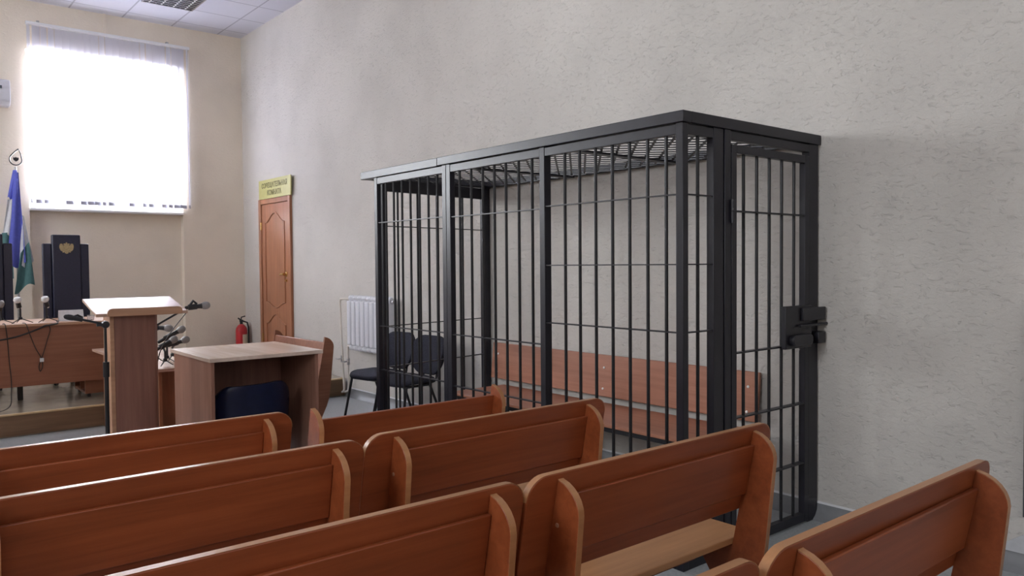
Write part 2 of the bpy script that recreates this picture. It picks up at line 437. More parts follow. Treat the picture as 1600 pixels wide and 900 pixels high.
pa, pb = dy0+.13, dy1-.13
up = crown(pa, pb, 2.02, .12) + [(y, z) for y, z in crown(pb, pa, .98, .07, sign=-1)]
panel_ring(up).build('upper_panel_moulding', M['door'], d, world=True)
lo = crown(pa, pb, .70, .12) + [(pb, .36), (pa, .36)]
panel_ring(lo).build('lower_panel_moulding', M['door'], d, world=True)
h = MB().lathe([(.034, 0), (.034, .010), (.018, .016), (.018, .05)], (XR-.022, 9.43, 1.345), 16, axis=(-1, 0, 0))
h.tube([(XR-.062, 9.425, 1.345), (XR-.066, 9.47, 1.347), (XR-.064, 9.53, 1.342), (XR-.058, 9.555, 1.338)], [.017, .016, .014, .010], 10)
h.build('door_handle', M['brass'], d, world=True)
MB().lathe([(.020, 0), (.020, .008), (.010, .010), (.010, .022)], (XR-.022, 9.425, 1.265), 14, axis=(-1, 0, 0)).build('keyhole_rose', M['brass'], d, world=True)
for hz in (1.98, .5):
    MB().tube([(XR-.03, dy1-.0, hz-.05), (XR-.03, dy1-.0, hz+.05)], .011, 10).build('hinge', M['brass'], d, world=True)

sg = thing('door_sign', 'yellow sign lettered over the brown wooden door', 'sign', (XR-.045, 9.71, 2.345))
MB().box(XR-.050, XR-.036, 9.205, 10.215, 2.330, 2.578).build('sign_plate', M['sign'], sg, world=True, bevel=.002)
def lettering(body, name, m, parent, size, T, offset=0.0, fit=None):
    cu = bpy.data.curves.new(name, 'FONT'); cu.body = body; cu.size = size; cu.align_x = 'CENTER'; cu.align_y = 'CENTER'; cu.extrude = .0012; cu.offset = offset
    tmp = bpy.data.objects.new(name + '_tmp', cu); COL.objects.link(tmp)
    dg = bpy.context.evaluated_depsgraph_get(); dg.update()
    me = bpy.data.meshes.new_from_object(tmp.evaluated_get(dg))
    bpy.data.objects.remove(tmp)
    if fit:
        xs = [v.co.x for v in me.vertices]; s = fit/(max(xs)-min(xs))
        for v in me.vertices: v.co.x *= s
    me.transform(wm(parent).inverted() @ T)
    me.materials.clear(); me.materials.append(m); me.name = name
    o = bpy.data.objects.new(name, me); COL.objects.link(o); o.parent = parent
    return o
# text plane: reads along -Y, up +Z, normal -X
RT = Matrix(((0, 0, -1, 0), (-1, 0, 0, 0), (0, 1, 0, 0), (0, 0, 0, 1)))
for body, z, fit, sz in (('СОВЕЩАТЕЛЬНАЯ', 2.497, .80, .088), ('КОМНАТА', 2.400, .44, .088)):
    lettering(body, 'lettering', M['ink'], sg, sz, Matrix.Translation((XR-.0508, 9.71, z)) @ RT, .0022, fit)

# ------------------------------------------------------------------ fire extinguisher
fe = thing('fire_extinguisher', 'red fire extinguisher with a paper label in the room corner', 'fire extinguisher', (3.99, 10.72, .2))
MB().lathe([(.07, .0), (.078, .01), (.078, .36), (.07, .40), (.045, .435), (.026, .45)], (0, 0, 0), 24).build('cylinder', M['red'], fe)
MB().lathe([(.020, .45), (.020, .48), (.026, .485), (.026, .505), (.016, .51)], (0, 0, 0), 16).build('valve', M['black'], fe)
MB().tube([(-.01, 0, .51), (-.045, .0, .535)], .010, 8).tube([(0, 0, .50), (-.0, 0, .545), (.05, -.02, .56)], .009, 8).build('grip_lever', M['black'], fe)
MB().tube([(.02, 0, .49), (.075, -.02, .47), (.092, -.02, .40), (.09, -.02, .18)], .011, 8).build('hose', M['black'], fe)
lb = MB()
lb.prism([(.0795*math.cos(math.radians(a)), .0795*math.sin(math.radians(a))) for a in range(-100, -19, 8)] + [(.0775*math.cos(math.radians(a)), .0775*math.sin(math.radians(a))) for a in range(-20, -101, -8)], 'z', .12, .31)
lb.build('paper_label', M['paper'], fe)

# ------------------------------------------------------------------ benches
LB = 1.15; FI = (.105, 1.03); FT = .022; TILT = .2
def ytilt(z): return (.88 - z)*TILT
def board(x0, x1, ztop, zbot, off, thick, r):
    """board lying in the reclined back plane; off = how far its rear face stands behind the plane"""
    mb = MB()
    pts = arc(x1-r, ztop-r, r, r, 0, 90, 7) + arc(x0+r, ztop-r, r, r, 90, 180, 7) + [(x0, zbot), (x1, zbot)] if r else [(x1, ztop), (x0, ztop), (x0, zbot), (x1, zbot)]
    mb.prism(pts, 'y', -off, -off+thick)
    for v in mb.bm.verts: v.co.y += ytilt(v.co.z)
    return mb
def side_outline(top):
    o = [(ytilt(.50)+.0, .50), (ytilt(top), top)]
    o = [(ytilt(top)+.0, top)] + [(ytilt(top-.085) - .097*math.sin(math.radians(a)), top-.085+.085*math.cos(math.radians(a))) for a in range(12, 91, 13)]
    o += [(-.0685, .70), (-.056, .58), (-.043, .46), (-.030, .37), (-.006, .30), (.035, .22), (.058, .16), (.07, .10), (.072, 0), (.455, 0), (.455, .05), (.22, .085), (.165, .17), (.165, .29), (.22, .37), (.33, .405), (.44, .412), (.44, .438), (ytilt(.438), .438)]
    return o
def edge_band(outline_fn):  pass
def make_bench(name, label, low=False, group='rows of wooden court benches', m_main='bench', FI=FI):
    t = thing(name, label, 'bench', (0, 0, 0), 0, group)
    m_ = M[m_main]
    if not low:
        bo = board(0, LB, .88, .575, 0, .024, .065).build('backrest', m_, t, bevel=.003)
        e = MB()   # pale edge band along the top of the backrest
        r = .065
        pts = arc(LB-r, .88-r, r, r, 0, 90, 8) + arc(r, .88-r, r, r, 90, 180, 8)
        pts = pts + [(x + (.0012 if x > LB/2 else -.0012)*(0 if abs(z-.88) < 1e-4 else 1), z + .0012) for x, z in reversed(pts)]
        e.prism(pts, 'y', .001, .0235)
        for v in e.bm.verts: v.co.y += ytilt(v.co.z)
        e.build('edge_band', M['bench_edge'], bo)
        board(FI[0]+FT, FI[1], .815, .635, .018, .017, 0).build('back_panel', m_, t, bevel=.004)
    else:
        board(FI[0]+FT, FI[1], .828, .52, .03, .022, 0).build('backrest', m_, t, bevel=.003)
    MB().box(0 if not low else FI[0], LB if not low else FI[1]+FT, .088, .47, .441, .465).build('seat', M['bench_lit'], t, bevel=.003)
    for x in FI:
        o = side_outline(.862 if not low else .875)
        p = MB().prism(o, 'x', x, x+FT).build('side_panel', m_, t, bevel=.0015)
        # pale edge band round the rear of the side panel
        seg = [q for q in o[:20] if q[1] > .05]
        e = MB()
        nrm = []
        for i, q in enumerate(seg):
            a = seg[max(0, i-1)]; b2 = seg[min(len(seg)-1, i+1)]
            dx, dz = b2[0]-a[0], b2[1]-a[1]; L = math.hypot(dx, dz); nrm.append((dz/L, -dx/L))
        outer = [(q[0] + n_[0]*.0012, q[1] + n_[1]*.0012) for q, n_ in zip(seg, nrm)]
        # make sure the band lies outside
        if outer[len(outer)//2][0] > seg[len(seg)//2][0]:
            outer = [(q[0] - n_[0]*.0012, q[1] - n_[1]*.0012) for q, n_ in zip(seg, nrm)]
        e.prism(seg + outer[::-1], 'x', x+.001, x+FT-.001)
        e.build('edge_band', M['bench_edge'], p)
        for z in ((.735, .57) if x == FI[0] and not low else ()):
            MB().lathe([(.007, 0), (.006, .002), (.002, .003)], (x, ytilt(z)-.022, z), 10, axis=(-1, 0, 0)).build('screw_cap', M['screw_wood'], p)
    MB().box(FI[0]+FT, FI[1], .25, .27, .34, .441).build('seat_rail', m_, t)
    return t
B0 = make_bench('court_bench', 'wooden bench right of the two nearest the wall corner')
B0.location = (1.334, 1.55, 0); B0['label'] = 'wooden bench standing right against the open cage door end, pale seat showing'
spots = [
    (.13, 2.905, 'front left wooden bench, right behind the lectern and beech desk'),
    (.105, 2.28, 'wooden bench in the second row of the left column, behind the front one'),
    (.181, 1.558, 'wooden bench in the third row of the left column, its right end mid picture'),
    (.185, .85, 'nearest left wooden bench, only a corner of its backrest at the bottom edge'),
    (1.268, 2.30, 'wooden bench in the right column directly behind the low-backed front bench'),
    (1.345, .845, 'nearest right wooden bench, sloping large in the bottom right corner'),
]
B0['label'] = 'wooden bench beside the cage door with its pale seat showing under the backrest'
for x, y, l in spots: dup(B0, (x, y, 0), 0, l)
lowb = make_bench('court_bench', 'low-backed front wooden bench whose end panels rise above its back', low=True)
lowb.location = (1.258, 2.93, 0)
# bench at the right of the desk, turned to face left
defb = make_bench('court_bench', 'pale wooden bench set lengthwise along the right side of the beech desk', low=True, m_main='bench_y', FI=(0, 1.01))
defb.location = (2.90, 5.93, 0); defb.rotation_euler = (0, 0, PI/2); defb.scale = (1, .95, .985); del defb['group']
LOWTOP = None

# ------------------------------------------------------------------ defendant cage
CX = 2.913; CY = 2.284; CH = 2.15; CE = 5.12; CW = 4.105
cg = thing('defendant_cage', 'dark barred steel defendant cage with a mesh roof standing along the right wall', 'cage', (CX, CY, 0))
K = dict(parent=cg, world=True)
MC, MBAR = M['cage'], M['cage_bar']
# roof frame
MB().box(CX-.012, CX+.05, CY-.012, 4.275, 2.097, CH).build('roof_beam', MC, bevel=.003, **K)
MB().box(CX-.012, CX+.05, 4.277, 5.30, 2.094, CH-.001).build('roof_beam', MC, bevel=.003, **K)
MB().box(CX+.05, XR-.005, CY-.012, CY+.05, 2.097, CH).build('roof_beam', MC, bevel=.003, **K)
MB().box(CX+.05, XR-.005, 5.25, 5.30, 2.094, CH-.001).build('roof_beam', MC, bevel=.003, **K)
MB().box(XR-.05, XR-.005, CY+.05, 5.25, 2.097, CH).build('roof_beam', MC, bevel=.003, **K)
MB().box(CX+.05, XR-.05, 3.19, 3.25, 2.085, 2.097).build('roof_strap', MC, **K)
MB().box(CX+.05, XR-.05, 4.19, 4.25, 2.085, 2.097).build('roof_strap', MC, **K)
# expanded-metal roof
rf = MB(); px, py = .065, .033
xs0, xs1, ys0, ys1 = CX+.04, XR-.04, CY+.04, 5.27
nx = int((xs1-xs0)/px); ny = int((ys1-ys0)/(2*py))
for j in range(ny+1):
    yc = ys0 + j*2*py
    prev = None
    for i in range(nx+1):
        x = xs0 + i*px
        y = yc + (py if ((i + j) % 2) else -py)*.97
        if prev is not None:
            a = Vector((prev[0], prev[1], 2.106)); b_ = Vector((x, y, 2.106)); dv = (b_-a).normalized()
            side = Vector((-dv.y, dv.x, 0))*.0065; up_ = Vector((0, .001, .0026))
            vs = [rf.bm.verts.new(p + s1*side + s2*up_) for p in (a, b_) for s1, s2 in ((-1, -1), (1, -1), (1, 1), (-1, 1))]
            for fa in ((0, 1, 2, 3), (7, 6, 5, 4), (0, 4, 5, 1), (1, 5, 6, 2), (2, 6, 7, 3), (3, 7, 4, 0)): rf.face([vs[q] for q in fa])
        prev = (x, y)
rf.build('roof_mesh', MC, smooth=20, **K)
# posts
P = lambda y0, y1, x0=CX, x1=CX+.04, z0=0, z1=2.097, nm='post': MB().box(x0, x1, y0, y1, z0, z1).build(nm, MC, bevel=.003, **K)
P(CY, CY+.042)                       # corner
P(3.238, 3.281, CX, CX+.05)          # between the long and the middle bay
P(4.146, 4.191); P(4.193, 4.238)     # doubled post
P(5.078, 5.12, CX, CX+.034)          # far front corner
P(5.27, 5.32, XR-.075, XR-.006)      # far post on the wall
P(CY, CY+.042, 3.146, 3.226)         # jamb of the door
P(CY-.004, CY+.04, 3.232, 3.282, nm='door_jamb')
P(CY, CY+.045, 4.012, 4.108)         # wall post of the door end
# rails of the long front
for y0, y1 in ((CY+.042, 3.238), (3.281, 4.146), (4.238, 5.078)):
    MB().box(CX+.002, CX+.036, y0, y1, 2.045, 2.092).build('top_rail', MC, bevel=.002, **K)
    MB().box(CX+.002, CX+.036, y0, y1, .0, .05).build('bottom_rail', MC, bevel=.002, **K)
def bar(x, y, z0, z1, par=cg): return MB().tube([(x, y, z0), (x, y, z1)], .0085, 8).build('bar', MBAR, parent=par, world=True)
BX = CX+.019
for y in (3.092, 2.979, 2.861, 2.743, 2.627, 2.511, 2.397): bar(BX, y, .05, 2.045)
for y in (4.064, 3.941, 3.822, 3.708, 3.598, 3.48, 3.362): bar(BX, y, .05, 2.045)
for y in (4.98, 4.872, 4.760, 4.650, 4.535, 4.425, 4.318): bar(BX, y, .05, 2.045)
def strip_y(y0, y1, z): MB().box(BX-.013, BX+.013, y0, y1, z-.003, z+.003).build('cross_bar', MC, **K)
for z in (1.768, 1.441, 1.121): strip_y(CY+.042, 3.238, z)
for z in (1.757, .996, .662): strip_y(3.281, 4.146, z)
for z in (1.762, 1.001, .677): strip_y(4.238, 5.078, z)
# door end: fixed strip beside the corner
EY = CY+.02
for z0, z1, nm in ((2.045, 2.092, 'top_rail'), (0, .05, 'bottom_rail')):
    MB().box(CX+.04, 3.146, CY+.002, CY+.036, z0, z1).build(nm, MC, bevel=.002, **K)
bar(3.048, EY, .05, 2.045)
for z in (1.768, 1.441, 1.121): MB().box(CX+.04, 3.146, EY-.013, EY+.013, z-.003, z+.003).build('cross_bar', MC, **K)
MB().box(3.282, 4.012, CY, CY+.036, 2.05, 2.092).build('door_header', MC, bevel=.002, **K)
# the cage door
dr = MB()
dr.box(3.287, 3.330, CY-.004, CY+.032, .012, 2.028).box(3.965, 4.006, CY-.004, CY+.032, .012, 2.028)
dr.box(3.330, 3.965, CY-.004, CY+.032, 1.988, 2.028).box(3.330, 3.965, CY-.004, CY+.032, .012, .058)
dr = dr.build('door', MC, bevel=.002, **K)
for x in (3.412, 3.528, 3.643, 3.760, 3.880): bar(x, CY+.014, .058, 1.988, dr)
for z in (1.702, .996, .67, .34): MB().box(3.330, 3.965, CY-.002, CY+.030, z-.004, z+.004).build('cross_bar', MC, dr, world=True)
for z in (1.70, .32):
    MB().tube([(3.284, CY-.012, z-.058), (3.284, CY-.012, z-.002)], .012, 10).tube([(3.284, CY-.012, z+.002), (3.284, CY-.012, z+.058)], .012, 10).build('hinge', M['lock'], dr, world=True)
lk = MB().box(3.725, 3.985, CY-.034, CY-.006, .985, 1.213).build('lock_box', M['lock'], dr, bevel=.004, world=True)
MB().prism([(x, z) for x, z in rounded(3.75, 3.95, 1.000, 1.060, .028)], 'y', CY-.066, CY-.034).build('lock_cover', M['lock'], lk, world=True, bevel=.008)
MB().box(3.87, 4.10, CY-.052, CY-.034, 1.130, 1.200).build('bolt_plate', M['lock'], lk, world=True, bevel=.004)
MB().tube([(3.84, CY-.046, 1.105), (4.125, CY-.046, 1.105)], .008, 8).build('bolt_rod', M['lock'], lk, world=True)
for z0, z1 in ((1.128, 1.198), (.998, 1.064)):
    MB().box(4.03, 4.106, CY-.050, CY, z0, z1).build('latch_keeper', M['lock'], bevel=.006, **K)
# far end panel, set slightly askew to the wall
def fe_pt(t): return (2.965 + t*(4.045-2.965), 5.105 + t*(5.30-5.105))
fx0, fy0 = fe_pt(0); fx1, fy1 = fe_pt(1)
ang = math.atan2(fy1-fy0, fx1-fx0); Lf = math.hypot(fx1-fx0, fy1-fy0)
TF = Matrix.Translation((fx0, fy0, 0)) @ Matrix.Rotation(ang, 4, 'Z')
fp = MB()
fp.box(0, .03, -.015, .015, 0, 2.09, TF).box(.03, Lf, -.015, .015, 2.0, 2.09, TF).box(.03, Lf, -.015, .015, 0, .05, TF)
fp = fp.build('end_frame', MC, bevel=.002, **K)
for s in (.145, .33, .52, .70, .79):
    p = TF @ Vector((Lf*s, 0, 0)); bar(p.x, p.y, .05, 2.0, fp)
for z in (1.74, .992, .684):
    MB().box(.03, Lf, -.012, .012, z-.003, z+.003, TF).build('cross_bar', MC, fp, world=True)

# bench inside the cage
cb = thing('wall_bench', 'plain wooden bench inside the cage with its backboard fixed to the wall', 'bench', (3.75, 3.9, 0))
MB().prism([(XR-.065, .495), (XR-.045, .495), (XR-.015, .79), (XR-.035, .79)], 'y', 2.64, 5.20).build('backrest', M['cage_bench'], cb, world=True, bevel=.003)
sb = MB().box(3.50, XR-.07, 2.66, 5.02, .435, .455).build('seat', M['cage_bench'], cb, world=True, bevel=.003)
MB().box(3.515, 3.54, 2.70, 4.98, .405, .435).build('frame_rail', M['black_metal'], cb, world=True)
for y in (2.80, 3.9, 4.90):
    MB().box(3.52, 3.56, y, y+.04, 0, .405).box(3.95, 3.99, y, y+.04, 0, .435).box(3.56, 3.95, y, y+.04, .40, .435).build('leg', M['black_metal'], cb, world=True, bevel=.002)
for y in (2.71, 3.90, 5.12):
    for z, xo in ((.70, XR-.046), (.55, XR-.061)):
        MB().lathe([(.009, 0), (.008, .004), (.003, .006)], (xo, y, z), 10, axis=(-1, 0, .1)).build('screw_cap', M['screw'], cb, world=True)

# ------------------------------------------------------------------ radiator and pipes
ra = thing('radiator', 'white cast-iron radiator on the wall left of the cage', 'radiator', (4.03, 7.15, .54))
yy = 7.61
for k in range(9):
    yc = yy - .05 - k*.096
    s_ = MB()
    s_.prism([(3.965+.0, yc-.030), (3.965, yc+.030), (3.985, yc+.040), (4.055, yc+.040), (4.075, yc+.030), (4.075, yc-.030), (4.055, yc-.040), (3.985, yc-.040)], 'z', .60, 1.07)
    for z0, sg_ in ((.57, 1), (1.10, -1)):
        s_.tube([(4.02, yc-.048, z0), (4.02, yc+.048, z0)], .030, 12)
        s_.lathe([(.020, -.03), (.036, -.018), (.040, 0), (.036, .018), (.020, .03)], (4.02, yc, z0), 12)
    s_.tube([(4.02, yc, .55), (4.02, yc, .62)], .034, 10).tube([(4.02, yc, 1.05), (4.02, yc, 1.12)], .034, 10)
    s_.build('section', M['white_paint'], ra, world=True, bevel=.010)
MB().tube([(4.02, 6.755, 1.08), (4.02, 6.70, 1.08)], .018, 10).build('end_plug', M['steel'], ra, world=True)
pp = MB()
def bend(pts, r, n_=5):
    out_ = [Vector(pts[0])]
    for a, b_, c in zip(pts, pts[1:], pts[2:]):
        a, b_, c = Vector(a), Vector(b_), Vector(c)
        p0 = b_ + (a-b_).normalized()*r; p1 = b_ + (c-b_).normalized()*r
        for i in range(n_+1):
            t = i/n_; out_.append((1-t)**2*p0 + 2*t*(1-t)*b_ + t*t*p1)
    return out_ + [Vector(pts[-1])]
pp.tube(bend([(4.02, 7.62, 1.09), (4.03, 7.87, 1.08), (4.04, 7.815, .06), (4.04, 7.88, .045)], .04), .011, 10)
pp.build('supply_pipe', M['pipe'], ra, world=True)
MB().tube(bend([(4.02, 7.62, .575), (4.03, 7.70, .58), (4.05, 7.73, .07), (4.05, 7.86, .05)], .04), .011, 10).build('return_pipe', M['pipe'], ra, world=True)
for y, z, x in ((7.845, .42, 4.035), (7.715, .40, 4.04)):
    MB().lathe([(.016, -.035), (.018, -.02), (.014, 0), (.018, .02), (.016, .035)], (x, y, z), 12).tube([(x, y, z), (x-.05, y+.01, z)], .007, 8).tube([(x-.052, y-.028, z), (x-.052, y+.045, z)], .007, 8).build('valve', M['steel'], ra, world=True)

# ------------------------------------------------------------------ upholstered chairs near the wall
def pad(w_, h_, th, r_top, r_bot, bow=.02):
    """cushion in x/z (local), thickness along y, bowed"""
    mb = MB()
    return mb
def cushion(outline, axis_map, th, dome):
    """soft pad: outline rings shrunk towards the front and back faces; axis_map maps (a,b,t) -> xyz"""
    mb = MB(); cx = sum(p[0] for p in outline)/len(outline); cy = sum(p[1] for p in outline)/len(outline)
    lev = [(-th/2, .90), (-th/2*.75, .97), (0, 1.0), (th/2*.75, .97), (th/2, .90), (th/2+dome*.6, .6), (th/2+dome, .25)]
    rings = [[mb.bm.verts.new(axis_map(cx+(p[0]-cx)*s, cy+(p[1]-cy)*s, t)) for p in outline] for t, s in lev]
    n_ = len(outline)
    for a, b_ in zip(rings, rings[1:]):
        for k in range(n_): mb.face([a[k], a[(k+1) % n_], b_[(k+1) % n_], b_[k]])
    mb.face(rings[0][::-1]); mb.face(rings[-1]); return mb
def make_iso():
    t = thing('visitor_chair', '-', 'chair', (0, 0, 0), 0, 'black visitor chairs by the cage')
    ol = rounded(-.235, .235, -.21, .21, .13, 6)
    cushion(ol, lambda a, b_, q: Vector((a*(1-.12*max(0, -b_)/.21), b_, .455 + q + .012*math.cos(b_*8) - .25*max(0, b_-.12)**1.2)), .045, .018).build('seat', M['fabric'], t, smooth=60)
    # back: slightly waisted lower edge, curved round the sitter
    bo_ = rounded(-.225, .225, .48, .82, .12, 6)
    bo_ = [(a*(1-.22*max(0, (.66-b_)/.18)), b_) for a, b_ in bo_]
    def bm_(a, b_, q): return Vector((a, -.235 - (b_-.48)*.22 + q + .9*a*a, b_))
    cushion(bo_, bm_, .04, .012).build('backrest', M['fabric'], t, smooth=60)
    shell = rounded(-.205, .205, .50, .80, .11, 6); shell = [(a*(1-.2*max(0, (.66-b_)/.18)), b_) for a, b_ in shell]
    cushion(shell, lambda a, b_, q: Vector((a, -.265 - (b_-.48)*.22 + q + .9*a*a, b_)), .016, .002).build('back_shell', M['black'], t, smooth=60)
    for s in (-1, 1):
        MB().tube(bend([(s*.19, .15, .425), (s*.215, .235, .0)], .03), .0115, 10).build('leg', M['black_metal'], t)
        MB().tube(bend([(s*.19, -.10, .425), (s*.215, -.27, .0)], .03), .0115, 10).build('leg', M['black_metal'], t)
        MB().tube(bend([(s*.09, -.10, .425), (s*.09, -.255, .42), (s*.09, -.285, .62)], .05), .010, 10).build('back_support', M['black_metal'], t)
    MB().tube([(-.19, .15, .425), (.19, .15, .425)], .0115, 8).tube([(-.19, -.10, .425), (.19, -.10, .425)], .0115, 8).tube([(-.19, .15, .425), (-.19, -.10, .425)], .0115, 8).tube([(.19, .15, .425), (.19, -.10, .425)], .0115, 8).build('seat_frame', M['black_metal'], t)
    return t
iso = make_iso()
iso.location = (3.59, 6.28, 0); iso.rotation_euler = (0, 0, math.radians(99)); iso['label'] = 'black upholstered chair nearer the radiator, left of its twin'
dup(iso, (3.585, 5.785, 0), math.radians(96), 'black upholstered chair right beside the far end of the cage')

# ------------------------------------------------------------------ desk with navy chair
dk = thing('desk', 'beech desk with an open kneehole facing the benches', 'desk', (2.06, 5.48, 0))
MB().box(1.675, 2.457, 5.06, 5.90, .835, .86).build('desktop', M['desk_top'], dk, world=True, bevel=.002)
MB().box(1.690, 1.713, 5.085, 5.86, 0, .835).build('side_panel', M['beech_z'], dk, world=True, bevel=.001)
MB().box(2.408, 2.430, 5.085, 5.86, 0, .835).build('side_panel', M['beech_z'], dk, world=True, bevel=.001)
MB().box(1.713, 2.408, 5.68, 5.70, .15, .835).build('modesty_panel', M['laminate_shaded'], dk, world=True)  # kneehole shade put into the panel by a darker laminate
nc = thing('tub_chair', 'dark navy low-backed chair pushed under the beech desk', 'chair', (2.012, 5.28, 0))
ol = []
back = MB()
n_ = 18; rows = [(.26, .93), (.40, .98), (.52, 1.0), (.61, .995), (.645, .97), (.655, .92)]
outer = []
for z, s in rows:
    ring = []
    for i in range(n_+1):
        t = -1 + 2*i/n_
        x = .262*s*t; y = -.16 + .10*abs(t)**3 + (.66-z)*.05
        drop = .05*max(0, (abs(t)-.72)/.28)**2 if z > .55 else 0
        ring.append((x, y, z - drop + .006*t*(1 if z > .55 else 0)))
    outer.append(ring)
vo = [[back.bm.verts.new(p) for p in r_] for r_ in outer]
vi = [[back.bm.verts.new((p[0]*.93, p[1]+.06, p[2]-.004)) for p in r_] for r_ in outer]
for A in (vo, vi):
    for a, b_ in zip(A, A[1:]):
        for k in range(n_): back.face([a[k], a[k+1], b_[k+1], b_[k]])
for k in range(n_):
    back.face([vo[-1][k], vo[-1][k+1], vi[-1][k+1], vi[-1][k]]); back.face([vo[0][k], vo[0][k+1], vi[0][k+1], vi[0][k]])
for r_ in range(len(rows)-1):
    back.face([vo[r_][0], vo[r_+1][0], vi[r_+1][0], vi[r_][0]]); back.face([vo[r_][-1], vo[r_+1][-1], vi[r_+1][-1], vi[r_][-1]])
back.build('backrest', M['navy'], nc, smooth=60)
cushion(rounded(-.225, .225, -.09, .32, .08, 6), lambda a, b_, q: Vector((a, b_, (.43) + q)), .09, .02).build('seat', M['navy'], nc, smooth=60)
MB().tube([(0, .10, .08), (0, .10, .385)], .03, 14).build('column', M['black_metal'], nc)
bs = MB()
for k in range(5):
    a = 2*PI*k/5 + .3; bs.tube([(0, .10, .085), (.25*math.cos(a), .10+.22*math.sin(a), .03)], [.022, .014], 8)
    bs.lathe([(.012, -.028), (.024, -.02), (.026, 0), (.024, .02), (.012, .026)], (.25*math.cos(a), .10+.22*math.sin(a), .028), 10)
bs.build('star_base', M['black_metal'], nc)

# ------------------------------------------------------------------ secretary table
st = thing('side_table', 'pale-topped wooden table between the lectern and the beech desk', 'table', (1.87, 7.0, 0))
MB().box(1.59, 2.15, 6.05, 8.02, .677, .70).build('tabletop', M['lectern_top'], st, world=True, bevel=.002)
MB().box(1.645, 1.668, 6.09, 7.84, .0, .677).build('side_panel', M['door'], st, world=True)
MB().box(2.09, 2.113, 6.09, 7.84, .0, .677).build('side_panel', M['door'], st, world=True)
MB().box(1.668, 2.09, 6.16, 6.18, .05, .677).build('end_panel', M['door'], st, world=True)
MB().box(1.668, 2.09, 7.60, 7.62, .05, .677).build('end_panel', M['door'], st, world=True)

# ------------------------------------------------------------------ lectern
lc = thing('lectern', 'wooden lectern with a slanted pale reading top and ledge', 'lectern', (1.33, 5.53, 0))
MB().prism(rounded(1.192, 1.462, 5.43, 5.62, .022), 'z', .03, 1.16).build('column', M['laminate_shaded'], lc, world=True)
MB().box(1.180, 1.206, 5.424, 5.60, .03, 1.15).build('side_strip', M['beech_x'], lc, world=True, bevel=.003)
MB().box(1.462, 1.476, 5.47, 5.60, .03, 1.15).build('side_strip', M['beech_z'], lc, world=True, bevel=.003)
MB().box(1.12, 1.535, 5.38, 5.72, 0, .03).build('base', M['beech_x'], lc, world=True, bevel=.003)
sl_ = (1.245-1.162)/(5.74-5.35)
MB().prism([(5.35, 1.142), (5.35, 1.162), (5.74, 1.245), (5.74, 1.225)], 'x', 1.088, 1.636).build('reading_top', M['lectern_top'], lc, world=True, bevel=.003)
pts = [(1.150, 1.143), (1.598, 1.143)] + arc(1.568, 1.167, .03, .026, 0, 90, 6) + arc(1.18, 1.167, .03, .026, 90, 180, 6)
MB().prism(pts, 'y', 5.332, 5.350).build('ledge', M['beech_x'], lc, world=True, bevel=.003)

# ------------------------------------------------------------------ microphones
def mic_parts(par, tip, tail, head_m, body_m, rr=.024):
    """hand microphone lying from tail to tip (world coordinates)"""
    tip = Vector(tip); tail = Vector(tail); d_ = (tip-tail); L = d_.length; d_.normalize()
    if head_m is M['mic_white']:
        MB().lathe([(.010, 0), (.015, .004), (.018, L*.5), (.019, L-.05), (.0205, L-.045)], tail, 14, axis=d_).build('handle', body_m, par, world=True)
        MB().lathe([(.0205, L-.047), (.031, L-.034), (.034, L-.018), (.028, L-.002), (.012, L+.006)], tail, 14, axis=d_).build('head', head_m, par, world=True)
        return
    bo_ = MB().lathe([(.010, 0), (.012, .01), (rr*.58, L*.35), (rr*.74, L-.07), (rr*.88, L-.058)], tail, 14, axis=d_).build('handle', body_m, par, world=True)
    MB().lathe([(rr*.85, L-.060), (rr*1.08, L-.050), (rr*1.2, L-.036), (rr*1.17, L-.022), (rr*.85, L-.006), (rr*.35, L)], tail, 14, axis=d_).build('head', head_m, par, world=True)
    return bo_
def tripod_mic(label, foot, tip, tail, group, head='mic_mesh', body='black', hclip=None, rleg=.055):
    t = thing('microphone', label, 'microphone', foot, 0, group)
    foot = Vector(foot); tip = Vector(tip); tail = Vector(tail)
    mid = tail.lerp(tip, .35)
    mic_parts(t, tip, tail, M[head], M[body])
    j = foot + Vector((0, 0, .045))
    MB().tube([j, Vector((j.x, j.y, max(j.z+.02, mid.z-.04))), mid - Vector((0, 0, .012))], .008, 8).lathe([(.014, -.012), (.016, 0), (.014, .012)], j, 12).build('stem', M['black'], t, world=True)
    dv = (tip-tail).normalized()
    MB().tube([mid - dv*.025, mid + dv*.025], .021, 12).build('clip', M['black'], t, world=True)
    for k in range(3):
        a = math.radians(100 + 120*k)
        MB().tube([j, foot + Vector((rleg*math.cos(a), rleg*math.sin(a), .004))], [.005, .0035], 6).build('leg', M['black'], t, world=True)
    return t
g = 'microphones on the side table'
tz = .70
tripod_mic('upright-leaning microphone, topmost of the cluster on the side table', (1.74, 6.50, tz), (1.842, 6.40, .968), (1.665, 6.5, .982), g)
tripod_mic('microphone with the brightest grille in the side table cluster, tilted up to the right', (1.80, 6.42, tz), (1.928, 6.38, .973), (1.745, 6.46, .860), g)
tripod_mic('microphone just under the bright-grilled one in the side table cluster', (1.735, 6.24, tz), (1.845, 6.30, .905), (1.68, 6.30, .815), g)
tripod_mic('rightmost microphone of the side table cluster, nearest the beech desk', (1.88, 6.56, tz), (1.972, 6.42, .880), (1.82, 6.5, .822), g)
g2 = 'white microphones on the judges table'
JZ = .942
tripod_mic('white microphone on the judges table in the middle between both high chairs', (1.09, 8.44, JZ), (1.063, 8.42, 1.178), (1.085, 8.45, 1.075), g2, 'mic_white', 'mic_white', rleg=.10)
tripod_mic('white microphone on the judges table next to the white card', (1.30, 8.44, JZ), (1.282, 8.42, 1.178), (1.312, 8.45, 1.075), g2, 'mic_white', 'mic_white', rleg=.10)
